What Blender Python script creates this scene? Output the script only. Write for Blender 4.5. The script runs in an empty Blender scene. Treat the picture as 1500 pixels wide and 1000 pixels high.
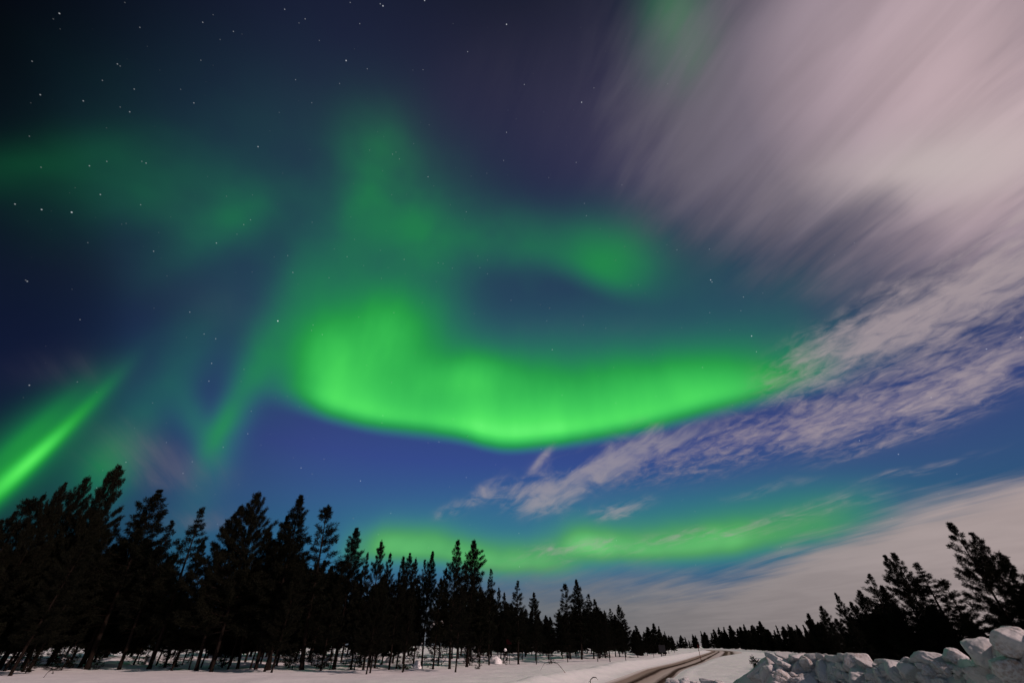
import bpy, math, random
import numpy as np
from mathutils import Vector, Matrix

scene = bpy.context.scene
COL = scene.collection
R = math.radians

# ------------------------------------------------------------------ camera
EYE = 1.8
PITCH = R(37.35)
FPX = 583.33          # focal length in pixels of the 1500 px wide photograph (14 mm lens)
cam_data = bpy.data.cameras.new("camera")
cam_data.lens = 14.0
cam_data.sensor_width = 36.0
cam_data.clip_start = 0.1
cam_data.clip_end = 20000.0
cam = bpy.data.objects.new("camera", cam_data)
cam.location = (0, 0, EYE)
cam.rotation_euler = (math.pi / 2 + PITCH, 0, 0)
COL.objects.link(cam)
scene.camera = cam

scene.view_settings.view_transform = 'Standard'
scene.view_settings.look = 'None'
scene.view_settings.exposure = 0.0
scene.view_settings.gamma = 1.0
scene.cycles.max_bounces = 4
scene.cycles.diffuse_bounces = 2
scene.cycles.glossy_bounces = 2
scene.cycles.use_denoising = True
scene.cycles.use_light_tree = False

# ------------------------------------------------------------------ moon (the one sun lamp)
MOON_AZ, MOON_EL = R(124.0), R(29.0)
ml = bpy.data.lights.new("moon", 'SUN')
ml.energy = 2.75
ml.angle = R(0.6)
ml.color = (1.0, 0.73, 0.665)
moon = bpy.data.objects.new("moon", ml)
md = Vector((math.sin(MOON_AZ) * math.cos(MOON_EL), math.cos(MOON_AZ) * math.cos(MOON_EL), math.sin(MOON_EL)))
moon.rotation_euler = md.to_track_quat('Z', 'Y').to_euler()
COL.objects.link(moon)


def ray(px, py):
    """direction in the world of a point of the 1500x1000 photograph"""
    cx, cy = px - 750.0, 500.0 - py
    f = FPX * math.cos(PITCH) - cy * math.sin(PITCH)
    u = FPX * math.sin(PITCH) + cy * math.cos(PITCH)
    return Vector((cx, f, u)).normalized()


def azel(px, py):
    d = ray(px, py)
    return math.atan2(d.x, d.y), math.asin(d.z)


def ground_at(px, py, z=0.0):
    d = ray(px, py)
    t = (z - EYE) / d.z
    return Vector((d.x * t, d.y * t, z))


def at_dist(px, py, dist):
    d = ray(px, py)
    t = dist / math.hypot(d.x, d.y)
    return Vector((d.x * t, d.y * t, EYE + d.z * t))


# ------------------------------------------------------------------ night sky (world): base, aurora, clouds, stars
world = bpy.data.worlds.new("World")
scene.world = world
world.use_nodes = True
world.cycles.sampling_method = 'MANUAL'
world.cycles.sample_map_resolution = 512
nt = world.node_tree
nt.nodes.clear()
LN = nt.links.new


def put(sock, v):
    if hasattr(v, 'node'):
        LN(v, sock)
    elif v is not None:
        sock.default_value = v


def M(op, a, b=None, c=None, clamp=False):
    n = nt.nodes.new('ShaderNodeMath')
    n.operation = op
    n.use_clamp = clamp
    put(n.inputs[0], a)
    if b is not None: put(n.inputs[1], b)
    if c is not None: put(n.inputs[2], c)
    return n.outputs[0]


def VM(op, a, b=None, scale=None):
    n = nt.nodes.new('ShaderNodeVectorMath')
    n.operation = op
    put(n.inputs[0], a)
    if b is not None: put(n.inputs[1], b)
    if scale is not None: put(n.inputs['Scale'], scale)
    return n.outputs['Value'] if op in ('DOT_PRODUCT', 'LENGTH', 'DISTANCE') else n.outputs[0]


def MR(v, a, b, c=0.0, d=1.0, mode='SMOOTHSTEP'):
    n = nt.nodes.new('ShaderNodeMapRange')
    n.interpolation_type = mode
    n.clamp = True if mode == 'LINEAR' else n.clamp
    put(n.inputs['Value'], v)
    for k, x in zip(('From Min', 'From Max', 'To Min', 'To Max'), (a, b, c, d)):
        put(n.inputs[k], x)
    return n.outputs[0]


def CURVE(v, pts):
    n = nt.nodes.new('ShaderNodeFloatCurve')
    put(n.inputs['Value'], v)
    cu = n.mapping.curves[0]
    pts = sorted(pts)
    cu.points[0].location = pts[0]
    cu.points[1].location = pts[-1]
    for p in pts[1:-1]:
        cu.points.new(*p)
    for p in cu.points:
        p.handle_type = 'AUTO_CLAMPED'
    n.mapping.extend = 'HORIZONTAL'
    n.mapping.update()
    return n.outputs[0]


def RAMP(v, stops):
    n = nt.nodes.new('ShaderNodeValToRGB')
    put(n.inputs[0], v)
    e = n.color_ramp.elements
    e[0].position, e[0].color = stops[0][0], (*stops[0][1], 1)
    e[1].position, e[1].color = stops[-1][0], (*stops[-1][1], 1)
    for p, c in stops[1:-1]:
        x = e.new(p)
        x.color = (*c, 1)
    return n.outputs[0]


def MIXC(f, a, b):
    n = nt.nodes.new('ShaderNodeMix')
    n.data_type = 'RGBA'
    n.clamp_factor = True
    put(n.inputs[0], f)
    for s, v in ((n.inputs[6], a), (n.inputs[7], b)):
        put(s, v if hasattr(v, 'node') else (*v, 1))
    return n.outputs[2]


def NOISE(vec, scale, detail=4.0, rough=0.55, dist=0.0, dim='3D'):
    n = nt.nodes.new('ShaderNodeTexNoise')
    n.noise_dimensions = dim
    put(n.inputs['Vector'], vec)
    n.inputs['Scale'].default_value = scale
    n.inputs['Detail'].default_value = detail
    n.inputs['Roughness'].default_value = rough
    n.inputs['Distortion'].default_value = dist
    return n


def XYZ(x, y, z):
    n = nt.nodes.new('ShaderNodeCombineXYZ')
    for s, v in zip(n.inputs, (x, y, z)): put(s, v)
    return n.outputs[0]


tc = nt.nodes.new('ShaderNodeTexCoord')
DIR = VM('NORMALIZE', tc.outputs['Generated'])
sep = nt.nodes.new('ShaderNodeSeparateXYZ')
LN(DIR, sep.inputs[0])
X, Y, Z = sep.outputs
AZ = M('ARCTAN2', X, Y)
EL = M('ARCSINE', Z)
AZN = M('MULTIPLY_ADD', AZ, 1 / math.pi, 0.5, clamp=True)      # -90..90 degrees
ELN = M('MULTIPLY', EL, 2 / math.pi)
FRONT = MR(VM('DOT_PRODUCT', DIR, tuple(ray(750, 500))), 0.05, 0.4)
wob = NOISE(DIR, 2.2, 2.0, 0.5)
DW = VM('ADD', DIR, VM('SCALE', VM('SUBTRACT', wob.outputs['Color'], (0.5, 0.5, 0.5)), scale=0.06))   # gently warped directions
wobf = NOISE(DIR, 7.0, 3.0, 0.55)
DC = VM('ADD', DW, VM('SCALE', VM('SUBTRACT', wobf.outputs['Color'], (0.5, 0.5, 0.5)), scale=0.06))


def blob(px, py, a, b, D=None, k=1.0):
    """gaussian lobe on the sky; a and b are its one-sigma axes, a number = across"""
    D = D or DW
    if not isinstance(a, tuple): a = (a, 0)
    if not isinstance(b, tuple):
        l = math.hypot(*a)
        b = (-a[1] / l * b, a[0] / l * b)
    c = np.array(ray(px, py))
    ea = np.array(ray(px + a[0] * .5, py + a[1] * .5)) - np.array(ray(px - a[0] * .5, py - a[1] * .5))
    eb = np.array(ray(px + b[0] * .5, py + b[1] * .5)) - np.array(ray(px - b[0] * .5, py - b[1] * .5))
    P = np.linalg.pinv(np.stack([ea, eb], 1))
    u = M('ADD', VM('DOT_PRODUCT', D, tuple(P[0])), -float(P[0] @ c))
    v = M('ADD', VM('DOT_PRODUCT', D, tuple(P[1])), -float(P[1] @ c))
    q = M('MULTIPLY_ADD', u, u, M('MULTIPLY', v, v))
    g = M('POWER', math.exp(-0.5), q)
    return M('MULTIPLY', g, k) if k != 1.0 else g


def ssum(items):
    t = None
    for s in items:
        t = s if t is None else M('ADD', t, s)
    return t


def azpts(pts, f):
    return [(azel(x, y)[0] / math.pi + 0.5, f(x, y)) for x, y in pts]


def el_curve(pts):
    """elevation (radians) of a line on the sky given as points of the photograph"""
    p = [(azel(x, y)[0] / math.pi + 0.5, azel(x, y)[1] / (math.pi / 2)) for x, y in pts]
    p = [(max(0, p[0][0] - .2), p[0][1])] + p + [(min(1, p[-1][0] + .2), p[-1][1])]
    return M('MULTIPLY', CURVE(AZN, p), math.pi / 2)


def amp_curve(pts):
    """strength along azimuth: (px, py, strength)"""
    p = [(azel(x, y)[0] / math.pi + 0.5, k) for x, y, k in pts]
    return CURVE(AZN, p)


# base colour of the moonlit night sky
base = RAMP(ELN, [(0.0, (.040, .085, .16)), (0.09, (.030, .130, .27)), (0.16, (.036, .105, .27)), (0.225, (.034, .068, .255)),
                  (0.34, (.027, .050, .150)), (0.48, (.019, .035, .100)), (0.66, (.014, .020, .060)), (0.86, (.008, .011, .028)),
                  (1.0, (.006, .008, .025))])
lf = CURVE(M('MULTIPLY_ADD', X, 0.5, 0.5), [(0, .10), (.11, .14), (.16, .38), (.24, .72), (.36, .95), (.5, 1), (.68, .90), (.85, .72), (1, .6)])
dk = M('SUBTRACT', 1.0, blob(-40, -40, 420, 260, DIR, .86))
base = VM('SCALE', base, scale=M('MULTIPLY', lf, dk))

# ---- aurora
rays1 = NOISE(XYZ(M('MULTIPLY', AZ, 9.0), M('MULTIPLY', EL, 1.6), 0.0), 1.0, 2.0, 0.5).outputs[0]
rayf = MR(rays1, 0.25, 0.75, 0.93, 1.07)

# main arc: crisp lower border, long soft upper side
edge = el_curve([(330, 575), (400, 592), (440, 602), (500, 619), (560, 632), (620, 639), (680, 647), (715, 656), (745, 660), (780, 658),
                 (840, 651), (920, 638), (980, 625), (1050, 607), (1120, 592), (1190, 575), (1260, 556)])
amp = amp_curve([(340, 580, 0.0), (400, 590, .05), (440, 600, .16), (490, 615, .50), (560, 632, .64), (620, 640, .58), (680, 648, .70), (740, 659, .82),
                 (800, 655, .80), (870, 646, .70), (960, 630, .58), (1050, 607, .44), (1120, 592, .30), (1190, 575, .12), (1260, 556, 0.0)])
hgt = M('SUBTRACT', EL, edge)
up = M('MAXIMUM', M('ADD', hgt, -0.035), 0.0)
prof = M('MULTIPLY', MR(hgt, -0.016, 0.052), M('POWER', math.exp(-1), M('MULTIPLY', up, 1 / 0.068)))
arc = M('MULTIPLY', M('MULTIPLY', amp, prof), rayf)
above = MR(hgt, -0.02, 0.06)                       # nothing of the curtain below its border

curt = ssum([
    blob(472, 535, 32, 60, k=.26), blob(530, 515, 52, (18, -62), k=.27), blob(585, 485, 48, (8, -52), k=.16), blob(620, 580, 70, 40, k=.10), blob(690, 555, 50, 28, k=.26), blob(740, 622, 60, 24, k=.14),
    blob(860, 585, 130, 38, k=.24), blob(1040, 570, 80, 26, k=.13), blob(760, 520, 150, 40, k=.06),
    blob(530, 440, 64, 50, k=.065), blob(655, 470, 36, 60, k=.05), blob(1010, 545, 120, 28, k=.06)])
curt = M('MULTIPLY', curt, MR(NOISE(XYZ(M('MULTIPLY', AZ, 7.0), M('MULTIPLY', EL, 4.0), 1.0), 1.0, 3.0, .55).outputs[0], .3, .7, .90, 1.09))
curt = M('MULTIPLY', curt, above)

# upper arc with its own lower border
e2 = el_curve([(640, 372), (700, 374), (770, 384), (830, 400), (880, 420), (930, 437), (970, 442), (1010, 440)])
h2 = M('SUBTRACT', EL, e2)
up2 = M('MULTIPLY', ssum([blob(890, 392, 46, 40, k=.17), blob(810, 368, 70, 30, k=.06)]), MR(h2, -0.045, 0.05))

veil = ssum([
    blob(560, 250, 40, 50, k=.10), blob(526, 305, 26, 56, k=.04), blob(620, 320, 70, 50, k=.07), blob(640, 345, 36, 30, k=.035), blob(740, 345, 130, 34, k=.035), blob(935, 385, 34, 44, k=.03),
    blob(330, 333, (56, -34), 30, k=.075), blob(215, 280, 90, 44, k=.046), blob(70, 228, (120, -24), 26, k=.028), blob(380, 300, 120, 80, k=.018),
    blob(180, 130, 130, 60, k=.004), blob(1000, 40, 36, 60, k=.19), blob(1020, 95, 32, 40, k=.12), blob(440, 455, (36, -70), 22, k=.035), blob(480, 390, 60, 40, k=.014), blob(690, 350, 60, 30, k=.035),
    blob(362, 565, (44, -105), 19, DIR, k=.085), blob(322, 630, (18, -36), 12, DIR, k=.10), blob(290, 622, (18, 36), 16, DIR, k=.065), blob(265, 550, (60, -80), 32, k=.034), blob(400, 520, 30, 50, k=.04),
    blob(150, 690, (24, -30), 26, k=.13), blob(205, 610, (46, -62), 24, k=.035), blob(90, 690, 80, 50, k=.01),
    blob(1100, 530, 80, 26, k=.04), blob(1150, 480, 70, 50, k=.02), blob(760, 415, 120, 50, k=.010), blob(420, 240, 120, 100, k=.012), blob(1060, 430, 130, 60, k=.024), blob(820, 460, 140, 40, k=.008)])
vn = NOISE(DIR, 5.0, 3.0, .55).outputs[0]
veil = M('MULTIPLY', veil, MR(vn, .28, .72, .68, 1.32))

streak = ssum([blob(52, 668, (32, -29), 7, DIR, k=.40), blob(8, 710, (40, -36), 10, DIR, k=.28), blob(105, 618, (38, -38), 7, DIR, k=.14), blob(22, 650, (50, -44), 8, DIR, k=.05), blob(55, 660, (60, -56), 22, DIR, k=.09), blob(150, 575, (36, -40), 11, DIR, k=.04),
               blob(-50, 750, (56, -48), 14, DIR, k=.20), blob(15, 660, (80, -64), 24, DIR, k=.10), blob(50, 640, (60, -56), 14, DIR, k=.05), blob(110, 640, (70, -72), 44, DIR, k=.03)])

# low arc near the horizon, in two stretches
c3 = el_curve([(520, 806), (560, 802), (640, 806), (720, 822), (780, 824), (825, 824)])
a3 = amp_curve([(480, 806, 0), (540, 804, .24), (600, 803, .42), (660, 808, .38), (720, 821, .36), (780, 824, .34), (806, 824, .30), (860, 822, .10), (910, 822, 0.0)])
d3 = M('SUBTRACT', EL, c3)
low1 = M('MULTIPLY', a3, M('POWER', math.exp(-0.5), M('POWER', M('ABSOLUTE', M('MULTIPLY', d3, MR(d3, -0.01, 0.01, 1 / .018, 1 / .030))), 2.0)))
c4 = el_curve([(800, 792), (830, 795), (900, 803), (960, 802), (1040, 795), (1100, 787), (1200, 771), (1300, 748)])
a4 = amp_curve([(770, 795, 0), (806, 795, 0.07), (842, 795, .34), (870, 797, .44), (930, 802, .42), (1040, 795, .42), (1110, 786, .34), (1200, 771, .22), (1270, 755, .08), (1330, 740, 0)])
d4 = M('SUBTRACT', EL, c4)
low2 = M('MULTIPLY', a4, M('POWER', math.exp(-0.5), M('POWER', M('ABSOLUTE', M('MULTIPLY', d4, MR(d4, -0.01, 0.01, 1 / .019, 1 / .031))), 2.0)))
lowveil = ssum([blob(1000, 755, 170, 36, k=.07), blob(640, 780, 120, 36, k=.05), blob(1180, 735, 110, 28, k=.035)])

low1 = M('MULTIPLY', low1, MR(vn, .3, .7, .72, 1.06))
low2 = M('MULTIPLY', low2, MR(vn, .3, .7, .72, 1.06))
aur = ssum([arc, curt, up2, veil, streak, low1, low2, lowveil])
aur = M('MULTIPLY', M('MAXIMUM', aur, 0.0), FRONT)
aur = M('ADD', aur, M('MULTIPLY', M('SUBTRACT', 1.0, FRONT), 0.03))     # faint green overhead and behind
tint = RAMP(aur, [(0.0, (.03, .92, .26)), (.12, (.03, .96, .20)), (.35, (.05, 1.0, .13)), (.75, (.10, 1.0, .12)), (1.0, (.16, 1.0, .16))])
aurora = VM('SCALE', tint, scale=aur)
sky = VM('ADD', VM('SCALE', base, scale=MR(aur, -0.02, 0.34, 1.03, 0.18)), aurora)

sky = VM('ADD', sky, VM('SCALE', (.22, .10, .14), scale=M('MAXIMUM', M('ADD', low1, low2), 0.0)))
# violet haze high up, between the aurora and the clouds
vio = ssum([blob(720, 170, 130, 90, k=.006), blob(960, 170, 100, 90, k=.016), blob(1050, 250, 80, 60, k=.028), blob(1240, 620, 200, 60, k=.012), blob(430, 660, 120, 50, k=.006)])
sky = VM('ADD', sky, VM('SCALE', (1.0, .62, 1.15), scale=M('MULTIPLY', vio, FRONT)))

# ---- stars
vor = nt.nodes.new('ShaderNodeTexVoronoi')
vor.feature = 'F1'
LN(DIR, vor.inputs['Vector'])
vor.inputs['Scale'].default_value = 56.0
sc_ = nt.nodes.new('ShaderNodeSeparateColor')
LN(vor.outputs['Color'], sc_.inputs[0])
faint = M('MULTIPLY', MR(vor.outputs['Distance'], 0.0, 0.072, 1.0, 0.0), M('MULTIPLY', M('POWER', sc_.outputs[0], 3.2), .36))
STARS = [(87,20,1),(47,90,.5),(59,139,.8),(122,148,.8),(190,164,.8),(172,94,.7),(150,118,.5),(284,151,.8),(131,243,.8),(214,239,.8),(147,285,.9),
         (22,299,.9),(61,307,1.2),(105,311,1.6),(378,215,1.2),(417,14,.8),(447,28,.7),(297,33,.7),(367,322,.6),(357,329,.6),(206,300,.6),(433,117,.6),(438,34,.4),(176,97,.4),
         (561,9,1.6),(557,6,.8),(622,1,1.4),(742,36,1.5),(507,89,1.6),(852,150,1.6),(742,194,.9),(627,259,.9),(768,124,.8),(856,298,.6),(844,238,.7),(859,316,.7),
         (685,76,.8),(538,101,.6),(978,123,.8),(870,129,.6),(911,271,.6),(1199,271,.5),(1204,6,.7),(1425,312,.6),(1410,260,.6),(527,35,.6),(513,4,.6),
         (40,412,.9),(43,564,.9),(407,470,2.6),(310,532,.9),(316,496,.8),(299,489,.7),(278,457,.8),(306,558,.8),(363,635,.7),(368,602,.5),(441,685,.9),(268,693,.7),
         (429,399,.9),(317,356,1.0),(225,368,.8),(528,704,1.1),(809,512,1.1),(592,380,.7),(643,647,.8),(683,699,.7),(1041,410,1.6),(1043,413,1.0),(1101,492,1.6),(1108,515,.8),
         (1089,435,.8),(1039,365,.7),(1029,538,.7),(1142,644,.7),(805,451,.7),(1065,655,.6),(1364,582,1.1),(1259,645,.8),(1445,511,.9),(1316,665,.8),(1495,494,1.0),
         (700,375,.5),(703,392,.5),(714,401,.6),(714,381,.4),(642,385,.5),(649,386,.5),(575,226,.6),(580,223,.4),(585,233,.5),(472,490,.7),(577,458,.6)]
bright = None
for i, (sx, sy, sb) in enumerate(STARS):
    s = MR(VM('DISTANCE', DIR, tuple(ray(sx, sy))), 0.0, 0.0009 + 0.00032 * min(sb, 2), sb * .5, 0.0, 'LINEAR')
    bright = s if bright is None else M('ADD', bright, s)
stars = M('ADD', faint, bright)
starc = VM('SCALE', (.92, .95, 1.0), scale=stars)
sky = VM('ADD', sky, starc)

# ---- clouds: noise on a cloud deck, drawn out along the wind
iz = M('DIVIDE', 1.0, M('ADD', M('MAXIMUM', Z, 0.0), 0.07))
PX, PY = M('MULTIPLY', X, iz), M('MULTIPLY', Y, iz)
WA = R(-20)
al = M('MULTIPLY_ADD', PX, math.sin(WA), M('MULTIPLY', PY, math.cos(WA)))
ac = M('MULTIPLY_ADD', PX, math.cos(WA), M('MULTIPLY', PY, -math.sin(WA)))
n_str = NOISE(XYZ(M('MULTIPLY', al, 2.2), M('MULTIPLY', ac, 8.5), 0.3), 1.0, 4.0, 0.50, 0.4).outputs[0]
n_st2 = NOISE(XYZ(M('MULTIPLY', al, 4.5), M('MULTIPLY', ac, 19.0), 5.9), 1.0, 3.0, 0.55, 0.5).outputs[0]
n_big = NOISE(XYZ(M('MULTIPLY', al, 1.3), M('MULTIPLY', ac, 2.3), 4.3), 1.0, 3.0, 0.5, 0.3).outputs[0]
n_cel = NOISE(XYZ(M('MULTIPLY', al, 13.0), M('MULTIPLY', ac, 19.0), 7.1), 1.0, 4.0, 0.58, 0.6).outputs[0]
n_cir = NOISE(XYZ(M('MULTIPLY', al, 0.9), M('MULTIPLY', ac, 5.5), 2.7), 1.0, 5.0, 0.6, 0.7).outputs[0]

hi = ssum([blob(1480, 30, 300, 190, DC, 1.0), blob(1230, 60, 150, 130, DC, .38), blob(1100, 80, 120, 110, DC, .34), blob(1050, 200, 90, 60, DC, .22), blob(1240, 170, 120, 60, DC, .35), blob(1330, 235, (150, 22), 50, DC, .55), blob(1130, 160, (70, 20), 34, DC, .30),
           blob(1150, 320, (130, 30), 70, DC, .50), blob(1070, 260, 110, 90, DC, .18), blob(900, 40, 60, 60, DC, .10), blob(1000, 230, 90, 90, DC, .26), blob(930, 110, 80, 90, DC, .20), blob(1250, 380, 110, 46, DC, .26), blob(1440, 330, 110, 50, DC, .35)])
hi = M('ADD', hi, M('MULTIPLY', M('ADD', M('ADD', M('MULTIPLY', M('SUBTRACT', n_str, .5), .65), M('MULTIPLY', M('SUBTRACT', n_st2, .5), .45)), M('MULTIPLY', M('SUBTRACT', n_big, .5), 0.6)), MR(hi, 0.02, 0.4)))
a_hi = MR(hi, -0.05, 1.12, 0.0, .93)

n_md2 = NOISE(XYZ(M('MULTIPLY', al, 4.0), M('MULTIPLY', ac, 6.5), 9.4), 1.0, 4.0, .55, .8).outputs[0]
mid = ssum([blob(1480, 400, (170, -66), 44, DC, .85), blob(1290, 480, (95, -46), 34, DC, .75), blob(1190, 540, (50, -20), 34, DC, .40),
            blob(1390, 560, (180, -74), 26, DC, .72), blob(1180, 625, (140, -42), 24, DC, .50), blob(990, 668, (100, -34), 20, DC, .34), blob(1300, 650, (70, -26), 10, DC, .35)])
mid = M('ADD', mid, M('MULTIPLY', M('ADD', M('MULTIPLY', M('SUBTRACT', n_cel, .52), 1.7), M('MULTIPLY', M('SUBTRACT', n_md2, .5), 1.7)), MR(mid, 0.03, 0.4)))
a_mid = MR(mid, -0.02, 1.45, 0.0, .74)

cir = ssum([blob(790, 722, (44, -8), 20, DC, .75), blob(870, 690, (60, -32), 20, DC, .36), blob(915, 745, (34, -12), 9, DC, .55), blob(683, 736, (30, -14), 9, DC, .45),
            blob(940, 660, (70, -26), 14, DC, .4), blob(800, 665, (22, -26), 4, DIR, .35), blob(1350, 690, (70, -22), 6, DC, .40), blob(1130, 720, (70, -10), 8, DC, .22), blob(1230, 745, (90, -16), 10, DC, .25),
            blob(1050, 785, (60, -6), 8, DC, .26), blob(840, 812, (60, -6), 9, DC, .30), blob(960, 800, (200, -16), 22, DC, .14), blob(870, 640, (150, -10), 26, DC, .12), blob(880, 480, 150, 26, DC, .10)])
cir = M('ADD', cir, M('MULTIPLY', M('ADD', M('MULTIPLY', M('SUBTRACT', n_cir, .5), 1.2), M('MULTIPLY', M('SUBTRACT', n_md2, .5), 1.5)), MR(cir, 0.03, 0.35)))
a_cir = MR(cir, 0.05, 0.95, 0.0, .62)

lft = ssum([blob(240, 690, (70, 14), 28, DC, .40), blob(300, 768, 45, 13, DC, .38), blob(95, 548, 90, 24, DC, .16), blob(180, 640, 60, 34, DC, .10), blob(330, 460, 60, 30, DC, .10),
            blob(200, 400, 200, 40, DC, .05), blob(265, 310, 70, 40, DC, .05), blob(420, 140, 90, 60, DC, .03), blob(740, 90, 70, 60, DC, .10), blob(640, 190, 90, 60, DC, .06), blob(830, 200, 90, 80, DC, .12)])
lft = M('ADD', lft, M('MULTIPLY', M('SUBTRACT', n_cir, .5), M('MULTIPLY', MR(lft, 0.02, 0.3), .8)))
a_lft = MR(lft, 0.0, 0.8, 0.0, .5)

# bank of cloud low along the horizon
top = el_curve([(100, 905), (500, 870), (660, 852), (760, 845), (860, 838), (960, 842), (1040, 846), (1090, 834), (1160, 806), (1250, 776), (1340, 744), (1420, 718), (1500, 694)])
soft = CURVE(AZN, [(0, .05), (.5, .048), (.58, .040), (.66, .022), (.75, .020), (1, .02)])
hb = M('DIVIDE', M('ADD', M('SUBTRACT', top, EL), M('ADD', M("MULTIPLY", M("SUBTRACT", n_cir, .5), 0.05), M('MULTIPLY', M('SUBTRACT', n_big, .5), 0.05))), M('MULTIPLY', soft, 2.0))
a_hb = M('MULTIPLY', MR(hb, -0.5, 0.9, 0.0, .90), CURVE(AZN, [(0, .35), (.35, .55), (.48, .85), (.56, .95), (.7, 1), (1, 1)]))

glow = M('ADD', blob(1480, 130, 330, 260, DIR, 1.0), M('MULTIPLY', M('SUBTRACT', n_big, .5), .25))
c_hi = RAMP(MR(glow, -0.05, 1.0, 0, 1, 'LINEAR'), [(0, (.095, .092, .125)), (.35, (.19, .16, .20)), (.7, (.41, .315, .355)), (1, (.54, .405, .43))])
c_hi = VM('SCALE', c_hi, scale=MR(n_str, .28, .72, .88, 1.10))
c_hi = MIXC(M('MULTIPLY', blob(1370, 240, (130, -30), 40, DC), .65), c_hi, (.60, .52, .50))
c_hbv = MR(n_big, .25, .75, .92, 1.06)
c_mid = MIXC(MR(X, .2, .7, 0, 1, 'LINEAR'), (.30, .25, .28), (.44, .36, .37))
c_hb = MIXC(MR(AZN, .52, .80, 0, 1, 'LINEAR'), (.18, .185, .185), (.46, .362, .345))
c_hb = MIXC(MR(EL, .0, .14, .30, 0.0), c_hb, (.15, .125, .115))
c_hb = VM('SCALE', c_hb, scale=c_hbv)

FA = FRONT
for a, c in ((a_lft, (.17, .15, .19)), (a_hi, c_hi), (a_cir, (.40, .35, .36)), (a_mid, c_mid), (a_hb, c_hb)):
    sky = MIXC(M('MULTIPLY', a, FA), sky, c)
# thin moonlit cloud on the side of the sky the moon is on
back = M('MULTIPLY', M('SUBTRACT', 1.0, FA), MR(X, -.4, .8, .15, .75))
sky = MIXC(M('MULTIPLY', back, MR(n_big, .3, .7, .5, 1.0)), sky, (.34, .27, .28))
# below the horizon: dim snow glow
sky = MIXC(MR(EL, -0.03, -0.005, 1, 0), sky, (.12, .11, .11))
bg = nt.nodes.new('ShaderNodeBackground')
LN(sky, bg.inputs['Color'])
bg.inputs['Strength'].default_value = 1.0
wo = nt.nodes.new('ShaderNodeOutputWorld')
LN(bg.outputs[0], wo.inputs['Surface'])


# ================================================================== helpers
rng = np.random.default_rng(7)


def _hash(ix, iy, s):
    h = (ix.astype(np.int64) * 374761393 + iy.astype(np.int64) * 668265263 + s * 974711) & 0x7fffffff
    h = ((h ^ (h >> 13)) * 1274126177) & 0x7fffffff
    return ((h ^ (h >> 16)) & 0xffff) / 65535.0


def vnoise(x, y, s=0):
    ix, iy = np.floor(x), np.floor(y)
    fx, fy = x - ix, y - iy
    fx = fx * fx * fx * (fx * (fx * 6 - 15) + 10)
    fy = fy * fy * fy * (fy * (fy * 6 - 15) + 10)
    a, b = _hash(ix, iy, s), _hash(ix + 1, iy, s)
    c, d = _hash(ix, iy + 1, s), _hash(ix + 1, iy + 1, s)
    return (a + (b - a) * fx) * (1 - fy) + (c + (d - c) * fx) * fy - 0.5


def fbm(x, y, s=0, o=4, g=0.5):
    t, a = 0, 1.0
    for i in range(o):
        t = t + a * vnoise(x, y, s + i * 17)
        x, y, a = x * 2.03 + 3.1, y * 2.03 + 1.7, a * g
    return t


def sstep(a, b, x):
    t = np.clip((x - a) / (b - a), 0, 1)
    return t * t * (3 - 2 * t)


def mesh_from(name, V, F, smooth=False, mats=()):
    me = bpy.data.meshes.new(name)
    V = np.asarray(V, dtype=np.float32)
    if isinstance(F, np.ndarray):
        n, k = F.shape
        me.vertices.add(len(V))
        me.vertices.foreach_set('co', V.ravel())
        me.loops.add(n * k)
        me.loops.foreach_set('vertex_index', F.astype(np.int32).ravel())
        me.polygons.add(n)
        me.polygons.foreach_set('loop_start', np.arange(0, n * k, k, dtype=np.int32))
        me.update(calc_edges=True)
    else:
        me.from_pydata([tuple(v) for v in V], [], F)
    if smooth:
        me.polygons.foreach_set('use_smooth', np.ones(len(me.polygons), dtype=bool))
    for m in mats:
        me.materials.append(m)
    me.update()
    return me


class MB:
    """collects tubes, blades and boxes into one mesh"""
    def __init__(s):
        s.v, s.f = [], []

    def tube(s, pts, rad, n=5, cap=True):
        pts = [Vector(p) for p in pts]
        base = len(s.v)
        for i, p in enumerate(pts):
            d = (pts[min(i + 1, len(pts) - 1)] - pts[max(i - 1, 0)]).normalized()
            a = d.orthogonal().normalized() if abs(d.z) < .9 else (Vector((1, 0, 0)) - d * d.x).normalized()
            b = d.cross(a)
            for k in range(n):
                t = 2 * math.pi * k / n
                s.v.append(p + (a * math.cos(t) + b * math.sin(t)) * rad[i])
        for i in range(len(pts) - 1):
            for k in range(n):
                s.f.append((base + i * n + k, base + i * n + (k + 1) % n, base + (i + 1) * n + (k + 1) % n, base + (i + 1) * n + k))
        if cap:
            s.f.append(tuple(base + (len(pts) - 1) * n + k for k in range(n)))
            s.f.append(tuple(base + k for k in reversed(range(n))))
        return s

    def box(s, c, size, rot=None):
        base = len(s.v)
        for x in (-.5, .5):
            for y in (-.5, .5):
                for z in (-.5, .5):
                    p = Vector((x * size[0], y * size[1], z * size[2]))
                    if rot is not None: p = rot @ p
                    s.v.append(p + Vector(c))
        for q in ((0, 1, 3, 2), (4, 6, 7, 5), (0, 4, 5, 1), (2, 3, 7, 6), (0, 2, 6, 4), (1, 5, 7, 3)):
            s.f.append(tuple(base + i for i in q))
        return s

    def mesh(s, name, mat, smooth=False):
        return mesh_from(name, s.v, s.f, smooth, (mat,))


def link(name, me, parent=None, loc=None):
    o = bpy.data.objects.new(name, me)
    COL.objects.link(o)
    if parent is not None: o.parent = parent
    if loc is not None: o.location = loc
    return o


def tag(o, label=None, cat=None, group=None, kind=None):
    for k, v in (('label', label), ('category', cat), ('group', group), ('kind', kind)):
        if v: o[k] = v
    return o


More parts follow.
